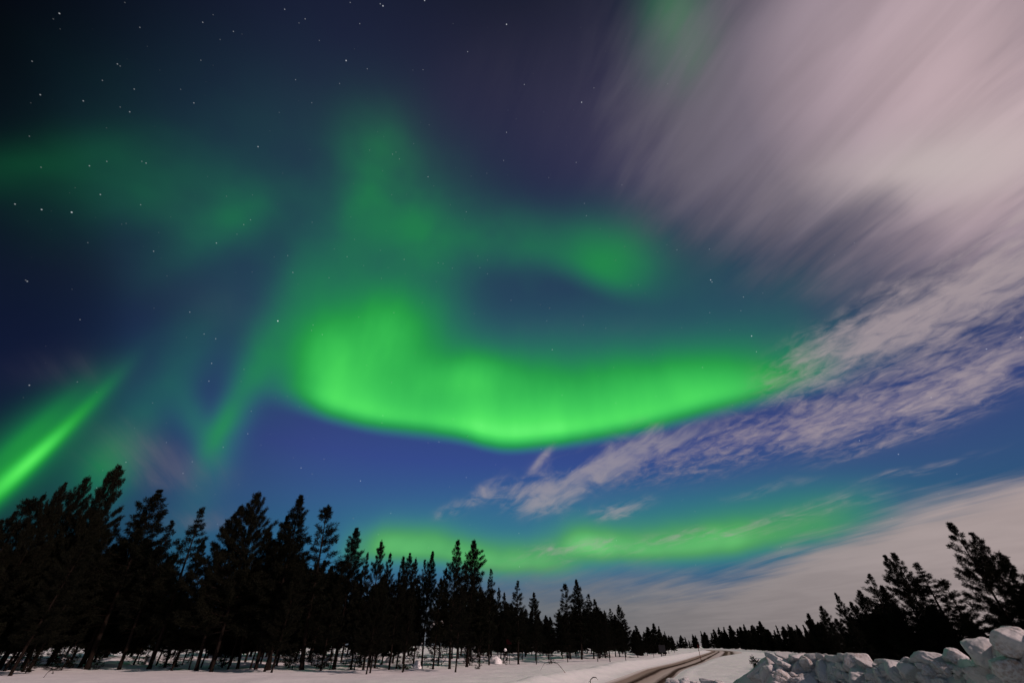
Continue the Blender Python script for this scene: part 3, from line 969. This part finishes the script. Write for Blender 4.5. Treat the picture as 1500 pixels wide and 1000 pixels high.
# top px, top py, distance, kind, width factor, label
HERO = [
    (5, 758, 56, TALL[2], .9, 'pine cut by the left edge of the picture'),
    (28, 745, 63, TALL[0], .8, 'short dark pine second from the left edge'),
    (51, 727, 60, SPARSE[1], 1.3, 'pine with a forked loose top, third from the left edge'),
    (68, 720, 63, TALL[3], .85, 'pine left of the one leaning into the green streak'),
    (97, 707, 58, BROAD[1], .55, 'pine with a tip bent left below the bright green streak'),
    (131, 695, 61, BROAD[0], .58, 'broad pine just left of the tallest pine of the left forest'),
    (177, 683, 60, BROAD[2], .65, 'tallest pine standing high over the left end of the forest'),
    (150, 745, 56, BROAD[1], .6, 'bushy lower pine in front of the tallest left pine'),
    (235, 717, 58, TALL[4], 1.25, 'full topped pine first right of the tallest left pine'),
    (214, 745, 62, TALL[1], 1.0, 'pine squeezed between the tallest left pine and the full topped one'),
    (254, 762, 55, SPARSE[0], 1.1, 'thin pine right of the full topped pine near the left end'),
    (296, 742, 54, SPARSE[2], 1.2, 'open loose pine leaning with see-through branches before the sky gap'),
    (300, 786, 57, TALL[3], .9, 'low narrow pine at the left side of the sky gap'),
    (379, 718, 48, BROAD[0], .85, 'wide cone shaped pine right of the first sky gap'),
    (356, 738, 50, TALL[2], 1.1, 'side top on the left shoulder of the wide cone shaped pine'),
    (326, 806, 52, BROAD[2], .6, 'low spreading pine at the left foot of the wide cone shaped pine'),
    (443, 726, 46, TALL[5], 1.25, 'tall pine with a dense pointed top between the cone shaped pine and the open one'),
    (424, 752, 48, TALL[0], 1.1, 'left shoulder pine touching the dense pointed pine'),
    (396, 773, 50, TALL[4], 1.1, 'short pine between the cone shaped pine and the dense pointed pine'),
    (482, 738, 46, SPARSE[1], 1.35, 'open pine with layered branches and bare gaps, right of the dense pointed pine'),
    (522, 773, 46, TALL[5], 1.25, 'spire shaped pine standing alone right of the open layered pine'),
    (539, 808, 45, SPARSE[2], .8, 'skinny sparse pine right of the lone spire shaped pine'),
    (560, 789, 45, TALL[3], .95, 'slim pointed pine at the left end of the glowing green horizon'),
    (572, 808, 47, TALL[1], .85, 'small pine clinging to the right of the slim pointed pine'),
    (591, 813, 46, TALL[0], .85, 'first of three even pine tips before the green horizon glow'),
    (601, 809, 48, TALL[4], .8, 'middle of three even pine tips before the green horizon glow'),
    (610, 815, 50, TALL[3], .8, 'last of three even pine tips before the green horizon glow'),
    (622, 819, 50, SPARSE[0], .8, 'thin pine left of the dense pine in the green glow'),
    (635, 807, 47, TALL[5], .95, 'dense pine with a blunt tip in front of the green glow'),
    (654, 830, 52, TALL[1], .9, 'short pine just left of the tall pair of pines'),
    (672, 789, 45, TALL[1], 1.0, 'left and slimmer tree of the tall pair of pines in the middle'),
    (694, 789, 50, TALL[2], 1.2, 'right and fuller tree of the tall pair of pines in the middle'),
    (720, 832, 55, SPARSE[2], .9, 'thin pine standing right beside the tall pair of pines'),
    (731, 858, 60, TALL[3], .8, 'narrow low pine right of the thin one by the tall pair'),
    (739, 866, 62, TALL[0], .9, 'low pine left of the loose crowned pine in the skyline dip'),
    (759, 850, 58, SPARSE[0], 1.3, 'loose crowned pine in the skyline dip right of the middle pair'),
    (782, 866, 66, TALL[2], 1.2, 'rounded pine with a drooping right side in the skyline dip'),
    (828, 853, 75, SPARSE[1], 1.5, 'left tree of the two tall pines near the road side of the forest'),
    (843, 848, 76, TALL[5], 1.3, 'right and pointed tree of the two tall pines near the road side of the forest'),
    (861, 869, 80, SPARSE[2], 1.4, 'ragged pine stepping down right of the two tall roadside pines'),
    (870, 876, 85, TALL[0], 1.2, 'pine in the descending row, second right of the two tall roadside pines'),
    (885, 892, 90, TALL[3], 1.2, 'low pine in the dip of the descending row'),
    (893, 890, 92, TALL[1], 1.2, 'pine left of the last bump of the descending row'),
    (906, 885, 92, TALL[4], 1.4, 'last high bump of the descending row before the far treeline'),
    (931, 915, 105, FAR[2], 1.8, 'short pine at the end of the left forest'),
    (948, 917, 118, FAR[1], 1.8, 'round topped pine, left one of the last clump of the left forest'),
    (957, 913, 120, FAR[3], 1.6, 'pointed pine in the middle of the last clump of the left forest'),
    (965, 917, 122, FAR[3], 1.0, 'rightmost pine of the left forest beside the slatted sign')]
for k, (px, py, d, var, wd, lab) in enumerate(HERO):
    p = at_dist(px, py, d)
    H, a = p.z - hz(p.x, p.y), math.atan2(p.x, p.y)
    tl_ = R(np.interp(px, [0, 300, 480, 560, 640], [3.0, 6.0, 5.5, 2.0, 0.0]))
    sh = H * math.tan(tl_)
    put_tree(var, p.x + math.cos(a) * sh, p.y - math.sin(a) * sh, H / math.cos(tl_), wd, lab, LEFTG, seed=k, tilt=tl_)

VAL = [(-200, 815), (0, 805), (60, 790), (110, 772), (150, 765), (200, 785), (240, 795), (270, 815), (309, 842), (330, 838), (400, 815), (430, 812), (500, 825), (512, 845), (545, 846), (580, 842), (640, 844), (660, 850),
       (715, 862), (740, 878), (800, 902), (815, 897), (860, 890), (900, 900), (925, 927), (975, 930)]
VA = [azel(*p)[0] for p in VAL]
VE = [azel(*p)[1] for p in VAL]
# trunks one can see standing at the forest edge
FRONT_PX = [(14, 990), (40, 985), (120, 975), (195, 975), (250, 983), (293, 979), (306, 981), (333, 982), (366, 982), (386, 986), (397, 987), (469, 984), (536, 989), (541, 988), (590, 986), (634, 982), (667, 985), (702, 978),
            (720, 971), (765, 967), (786, 973), (832, 971), (876, 969), (894, 969), (917, 968), (958, 963)]
FILLV = TALL + [BROAD[0], SPARSE[0], SPARSE[1]]
rd = random.Random(5)
spots = []
for k, (px, py) in enumerate(FRONT_PX):
    p = ground_at(px, py, .1)
    a, d = math.atan2(p.x, p.y), p.xy.length
    H = EYE + d * math.tan(np.interp(a, VA, VE)) * rd.uniform(.80, .99)
    spots.append((p.x, p.y))
    put_tree(FILLV[(k * 5) % 9], p.x, p.y, max(H, 3), rd.uniform(.85, 1.15), 'dark pine at the front edge of the left forest, bare lower trunk showing', LEFTG, seed=k + 100)
n = 0
while n < 164:
    px = (rd.uniform(690, 985), rd.uniform(400, 985), rd.uniform(-60, 520), rd.uniform(-60, 985))[n % 4]
    a = azel(px, 900)[0]
    f = float(front_dist(a))
    d = f + 3 + 60 * rd.random() ** 1.2 if n % 7 < 6 else f + rd.uniform(62, 92)
    x, y = d * math.sin(a), d * math.cos(a)
    sd, _ = road_frame(np.array([x]), np.array([y]))
    if sd[0] > -7: continue
    if any((x - q) ** 2 + (y - w) ** 2 < 2.2 for q, w in spots): continue
    el = float(np.interp(a, VA, VE))
    H = EYE + d * math.tan(el) * (rd.uniform(.55, .80) if n % 4 == 3 else rd.uniform(.85, 1.03))
    H = max(4.0, min(H, 21))
    spots.append((x, y))
    v = DENSE[n % 3] if n % 3 else FILLV[n % 9]
    if n % 7 == 6: v = FAR[n % 4]
    put_tree(v, x, y, H, rd.uniform(1.0, 1.35) * (1.25 if px > 690 else 1), 'dark pine crowded among others inside the left forest', LEFTG, seed=n + 200)
    n += 1

# far treeline beyond the bend
FART = [(-1, 0)]
SKY = [(960, 925), (977, 927), (990, 931), (1010, 929), (1030, 925), (1047, 920), (1058, 921), (1070, 915), (1079, 915), (1092, 914), (1104, 915), (1113, 910), (1125, 919), (1139, 916), (1156, 913), (1165, 914), (1180, 915), (1220, 905)]
for k in range(74):
    px = 966 + 232 * (k + rd.uniform(-1.1, 1.1)) / 73
    d = np.interp(px, [960, 1045, 1075, 1110, 1200], [430, 430, 335, 245, 130]) * rd.uniform(.98, 1.12)
    s = np.interp(px, [q[0] for q in SKY], [q[1] for q in SKY]) + (rd.uniform(-3, 4) if k % 3 == 0 else rd.uniform(1, 13))
    p = at_dist(px, s, d)
    put_tree(FAR[k % 4], p.x, p.y, max(3.0, p.z), rd.uniform(.7, 1.6) * (1.25 if d > 200 else 1.0), 'small dark conifer in the far treeline beyond the road bend', FARG, name='conifer', cat='conifer', seed=k + 400)

# trees behind the bank on the right
RHERO = [
    (1183, 897, 100, FAR[1], 1.0, 'low round bush-like tree at the left end of the right thicket'),
    (1202, 886, 86, BUSHY[0], .9, 'small ragged pine second from the left end of the right thicket'),
    (1221, 866, 76, RIGHT[2], 1.0, 'pointed pine left of the slender open one in the right thicket'),
    (1245, 880, 74, BUSHY[1], .9, 'low pine between the pointed pine and the rounded one on the right'),
    (1259, 864, 70, BUSHY[2], .8, 'rounded pine left of the slender open pine on the right'),
    (1272, 840, 62, SPARSE[0], 1.5, 'slender open pine leaning left in the right thicket'),
    (1289, 856, 60, BUSHY[1], .9, 'short pine right beside the slender open pine on the right'),
    (1294, 812, 54, RIGHT[0], .85, 'left top of the wide double topped pine on the right'),
    (1309, 809, 56, RIGHT[1], 1.0, 'right top of the wide double topped pine on the right'),
    (1339, 823, 56, SPARSE[2], 1.6, 'thin layered pine right of the double topped pine on the right'),
    (1379, 846, 54, SPARSE[1], 1.6, 'open branched low pine left of the tallest right pine'),
    (1391, 765, 50, RIGHT[1], .95, 'tallest pine on the right with a loose pointed top'),
    (1421, 779, 51, RIGHT[0], .85, 'second top close behind the tallest right pine'),
    (1467, 808, 48, RIGHT[2], 1.3, 'heavy branched pine right of the tallest right pine'),
    (1502, 825, 46, RIGHT[0], .9, 'pine cut by the right edge of the picture'),
    (1565, 800, 48, BROAD[0], 1.0, None)]
for k, (px, py, d, var, wd, lab) in enumerate(RHERO):
    p = at_dist(px, py, d)
    put_tree(var, p.x, p.y, p.z - hz(p.x, p.y), wd * 1.15, lab or 'dark pine in the thicket behind the snow bank on the right', RIGHTG, seed=k + 600)
RV = [(1150, 925), (1200, 906), (1250, 894), (1280, 882), (1330, 874), (1360, 882), (1385, 900), (1430, 876), (1500, 858), (1700, 850)]
for k in range(45):
    px = rd.uniform(1165, 1560) if k % 3 else rd.uniform(1165, 1290)
    d = rd.uniform(44, 82)
    s = np.interp(px, [q[0] for q in RV], [q[1] for q in RV]) + (rd.uniform(0, 10) if k % 2 else rd.uniform(8, 30))
    p = at_dist(px, s, d)
    put_tree((BUSHY + [RIGHT[2]])[k % 4], p.x, p.y, max(2.5, p.z), rd.uniform(1.15, 1.6), 'dark pine in the thicket behind the snow bank on the right', RIGHTG, seed=k + 700)

# ------------------------------------------------------------------ snow lying on young trees
def cap_mesh(seed, blobs, name='snow_cap'):
    V, F = [], []
    for i, (c, r) in enumerate(blobs):
        bm = bmesh.new()
        bmesh.ops.create_icosphere(bm, subdivisions=3, radius=1)
        U = np.array([v.co[:] for v in bm.verts])
        k = 1 + .35 * fbm(U[:, 0] * 1.6 + seed + i, U[:, 1] * 1.6 + U[:, 2] * 1.3, seed + i * 3, 3)
        b0 = len(V)
        for u, q in zip(U, k): V.append((c[0] + u[0] * r * q, c[1] + u[1] * r * q, c[2] + u[2] * r * q * .75))
        F += [tuple(b0 + v.index for v in f.verts) for f in bm.faces]
        bm.free()
    return mesh_from(name, V, F, True, (CLEANSNOW,))


SAPS = [  # base px, height m, snowy?, label
    (453, 979, 2.6, 0, 'bushy sapling right of the wide cone shaped pine in the snow'), (469, 982, 1.7, 0, 'low green sapling round the foot of the open layered pine'),
    (520, 984, 2.4, 0, 'wide sapling left of the twin thin trunks'), (528, 979, 1.9, 0, 'small sapling behind the twin thin trunks'),
    (590, 985, 2.2, 0, 'sapling spreading low branches on the snow under the three even tips'), (581, 962, 2.6, 1, 'snow loaded sapling left of the three even tips'),
    (634, 982, 3.4, 2, 'tall thin sapling with white snow on its top branches'), (612, 968, 2.4, 1, 'snow dusted sapling left of the tall snow topped sapling'),
    (655, 963, 2.2, 1, 'snow dusted sapling right of the tall snow topped sapling'), (740, 974, 1.35, 3, 'small sapling with a round white snow ball on its tip beside the red panel'),
    (250, 982, 2.6, 0, 'leafy sapling round a leaning trunk near the left end'), (272, 975, 1.9, 0, 'small sapling right of the snow mound at the left'),
    (20, 984, 2.4, 0, 'scrubby sapling at the left edge of the snow'), (35, 988, 1.6, 0, 'bent scrub in front of the leftmost trunk'), (78, 975, 2.2, 0, 'scrub just left of the white snow mound'),
    (412, 973, 1.6, 0, 'crooked small sapling between the cone shaped and the dense pointed pine'), (700, 981, 1.2, 0, 'tiny sapling at the foot of the tall pair of pines'),
    (560, 966, 2.0, 1, 'snow dusted sapling left of the snow loaded one'), (340, 972, 1.8, 0, 'small sapling in the trees left of the cone shaped pine'), (505, 975, 2.0, 0, 'sapling in the gap under the spire shaped pine'),
    (808, 973, 1.3, 0, 'thin low sapling left of the leaning red stick'), (680, 966, 2.0, 1, 'snow dusted sapling behind the tall pair of pines')]
for k, (px, py, H, sn, lab) in enumerate(SAPS):
    p = ground_at(px, py, .08)
    e = put_tree(SAPL[k % 3], p.x, p.y, H, 1.5 if sn < 2 else .9, lab, 'saplings at the forest edge', name='pine_sapling', cat='sapling', seed=k + 900)
    rr_ = random.Random(k)
    if sn in (1, 2):
        bl = [((rr_.uniform(-.35, .35), rr_.uniform(-.35, .35), 2.2 * (rr_.uniform(.35, .95) if sn == 1 else rr_.uniform(.86, 1.02))), rr_.uniform(.06, .13)) for _ in range(9)]
        for b_ in bl:
            link('snow_cap', cap_mesh(k + int(b_[1] * 999), [b_]), e)
    if sn == 3:
        for b_ in (((0, 0, 2.2), .30), ((.25, 0, 1.3), .13), ((-.3, .1, 1.1), .15), ((.1, -.25, .8), .16), ((-.1, .2, .5), .18)):
            link('snow_cap', cap_mesh(k + int(b_[1] * 999), [b_]), e)

rs_ = random.Random(77)
for k in range(34):
    px = rs_.uniform(-10, 900)
    a = azel(px, 930)[0]
    d = float(front_dist(a)) + rs_.uniform(-1.5, 14)
    put_tree(SAPL[k % 3], d * math.sin(a), d * math.cos(a), rs_.uniform(.9, 3.0), rs_.uniform(.9, 1.6), 'small dark sapling scattered under the trees of the left forest', 'saplings at the forest edge', name='pine_sapling', cat='sapling', seed=k + 1200)

# rounded snow mounds over stumps and shrubs
def mound_mesh(seed):
    bm = bmesh.new()
    bmesh.ops.create_icosphere(bm, subdivisions=4, radius=1)
    U = np.array([v.co[:] for v in bm.verts])
    k = 1 + .45 * fbm(U[:, 0] * 1.4 + seed, U[:, 1] * 1.4 + U[:, 2] * 1.6, seed, 4)
    W = U * k[:, None]
    W[:, 2] = np.maximum(W[:, 2], -.25)
    for v, w in zip(bm.verts, W): v.co = w
    me = bpy.data.meshes.new('snow_mound')
    bm.to_mesh(me); bm.free()
    me.polygons.foreach_set('use_smooth', np.ones(len(me.polygons), dtype=bool))
    me.materials.append(CLEANSNOW)
    return me


for k, (px, py, w, h, lab) in enumerate([(88, 973, .62, .75, 'white snow mound over a stump near the left edge'), (217, 975, .5, .62, 'white snow mound before the forest shadow, second from the left'),
                                        (611, 981, .42, .55, 'pointed snow mound left of the tall snow topped sapling'), (727, 973, .75, .8, 'broad snow mound left of the sapling with the snow ball'),
                                        (570, 970, .5, .6, 'snow mound among the saplings left of the three even tips'), (480, 968, .5, .5, 'snow mound deep between the open layered pine and the spire')]):
    p = ground_at(px, py, .06)
    o = link('snow_mound', mound_mesh(k + 3), loc=(p.x, p.y, hz(p.x, p.y)))
    o.scale = (w, w, h)
    tag(o, lab, 'snow mound', 'snow mounds at the forest edge')

# ------------------------------------------------------------------ things along the road
def thing(name, p, label, cat, rz=0.0):
    e = link(name, None)
    e.empty_display_size = .2
    e.location = p
    e.rotation_euler = (0, 0, rz)
    return tag(e, label, cat)


# tall red-brown snow stake by the road
p = ground_at(1027, 966.2, 0)
p.z = hz(p.x, p.y)
topz = at_dist(1025.2, 943.5, p.xy.length).z - p.z
e = thing('snow_stake', p, 'tall thin red snow stake standing in the snow by the road bend', 'snow stake')
link('pole', MB().tube([(0, 0, -.1), (.0, .02, topz * .5), (-.02, .0, topz)], [.045, .04, .035], 8).mesh('pole', REDPAINT, True), e)
link('reflector_band', MB().tube([(-.015, .01, topz * .62), (-.017, .01, topz * .70)], [.055, .055], 8).mesh('reflector_band', GREYMETAL, True), e)
# leaning stick
p0, p1 = ground_at(828, 988, .35), at_dist(816, 970.5, ground_at(828, 988, .35).xy.length)
p0.z = hz(p0.x, p0.y)
e = thing('leaning_stick', p0, 'thin reddish stick leaning left out of the snow before the forest', 'stick')
v = p1 - p0
link('shaft', MB().tube([v * -.06, v * .5 + Vector((0, 0, .02)), v], [.022, .018, .013], 6).mesh('shaft', REDPAINT, True), e)
mbk = MB().tube([v * .93, v * 1.0 + Vector((-.35, .1, .05)), v + Vector((-.8, .2, -.02)), v + Vector((-1.05, .2, -.35))], [.013, .012, .010, .006], 5)
link('bent_tip', mbk.mesh('bent_tip', TWIG, True), e)
# arched twig on the bank
p0 = ground_at(866, 989.5, .38)
p0.z = hz(p0.x, p0.y)
e = thing('bent_twig', p0, 'short dark twig bent into an arch on the snow bank left of the road', 'twig')
link('stem', MB().tube([(0, 0, -.05), (-.09, .0, .14), (-.05, 0, .26), (.1, .02, .36), (.28, .03, .36), (.38, .03, .24)], [.028, .024, .024, .026, .022, .01], 6).mesh('stem', TWIG, True), e)
link('side_twig', MB().tube([(-.07, 0, .2), (-.16, .02, .17), (-.2, .02, .1)], [.014, .011, .005], 5).mesh('side_twig', TWIG, True), e)
# dull red panel on a post at the forest edge
p0 = ground_at(746.5, 972, .1)
p0.z = hz(p0.x, p0.y)
dd = p0.xy.length
e = thing('red_sign', p0, 'dull red panel on a thin post at the dark forest edge', 'sign', -math.atan2(p0.x, p0.y))
zt, zb = at_dist(746, 936, dd).z - p0.z, at_dist(746, 943, dd).z - p0.z
link('post', MB().tube([(0, 0, -.1), (0, 0, zt)], [.035, .035], 8).mesh('post', DARKWOOD, True), e)
link('panel', MB().box((-.06, -.06, (zt + zb) / 2), (.62, .03, zt - zb)).mesh('panel', SIGNRED), e)
# slatted sign seen at the end of the forest
p0 = ground_at(973, 964.5, 0)
p0.z = hz(p0.x, p0.y)
dd = p0.xy.length
e = thing('slatted_sign', p0, 'grey sign panel on two legs with slats below, at the end of the left forest', 'sign', -math.atan2(p0.x, p0.y))
z = lambda yy: at_dist(973, yy, dd).z - p0.z
pxm = dd / 640.0
for s in (-1, 1):
    link('leg', MB().tube([(s * 2.7 * pxm * .9, 0, -.1), (s * 3.2 * pxm, 0, z(944))], [.07, .07], 8).mesh('leg', DARKWOOD, True), e)
link('panel', MB().box((-.3 * pxm, -.1, (z(944) + z(955)) / 2), (7.5 * pxm, .06, z(944) - z(955))).mesh('panel', GREYMETAL), e)
for yy in (957.2, 959.0, 961.0):
    link('slat', MB().box((0, -.1, z(yy)), (6.2 * pxm, .05, .09)).mesh('slat', DARKWOOD), e)


# pine twigs and litter thrown up with the ploughed snow
def twig_thing(px, py, lift, dirs, L, label, name='pine_twig', dist=None):
    P = at_dist(px, py, dist) if dist else bank_hit(px, py)[0]
    e = thing(name, P, label, 'twig')
    g_ = np.random.default_rng(int(px))
    mb = MB()
    pts, ds = [], []
    for d in dirs:
        d = Vector(d).normalized()
        mb.tube([-d * .05, d * L * .5 + Vector((0, 0, .01)), d * L], [.008, .006, .003], 5)
        for q in np.linspace(.45, 1, 6):
            pts.append(tuple(d * L * q)); ds.append(tuple(d))
    link('stem', mb.mesh('stem', TWIG, True), e)
    V = tufts(np.array(pts), np.array(ds), 14, .05, .007, g_)
    link('needles', mesh_from('needles', V, np.arange(len(V)).reshape(-1, 4), False, (NEEDLE,)), e)
    return e


twig_thing(1109, 969, 0, [(-1, .1, .05), (-.6, 0, .5), (-.5, .2, -.5)], .10, 'pine twig poking left out of the left side of the ploughed bank')
twig_thing(1180, 991, 0, [(-.6, -.5, .3), (.6, -.4, .4)], .06, 'dark scrap of twig on the shaded front of the bank', 'twig_scrap')
twig_thing(1404, 987, 0, [(-.6, -.2, .3), (.6, -.2, .4)], .03, 'tiny twig scrap in the hollow between the smooth domes and the tall block', 'twig_scrap')
# little seedling in front of the forest at the left
p0 = ground_at(60, 998, .0)
p0.z = hz(p0.x, p0.y)
e = thing('pine_seedling', p0, 'small forked twig of a seedling sticking out of the near left snow', 'seedling')
mb = MB().tube([(0, 0, -.05), (.1, 0, .25), (.22, 0, .45)], [.018, .014, .008], 5).tube([(.1, 0, .25), (.35, 0, .42), (.55, 0, .44)], [.012, .009, .005], 5).tube([(.3, 0, .38), (.42, 0, .25)], [.008, .005], 5)
link('stem', mb.mesh('stem', TWIG, True), e)
V = tufts(np.array([(.22, 0, .45), (.15, 0, .47), (.28, 0, .42), (.42, 0, .42), (.55, 0, .45), (.43, 0, .24)]), np.array([(0, 0, 1.)] * 6), 14, .10, .03, np.random.default_rng(4))
link('needles', mesh_from('needles', V, np.arange(len(V)).reshape(-1, 4), False, (NEEDLE,)), e)
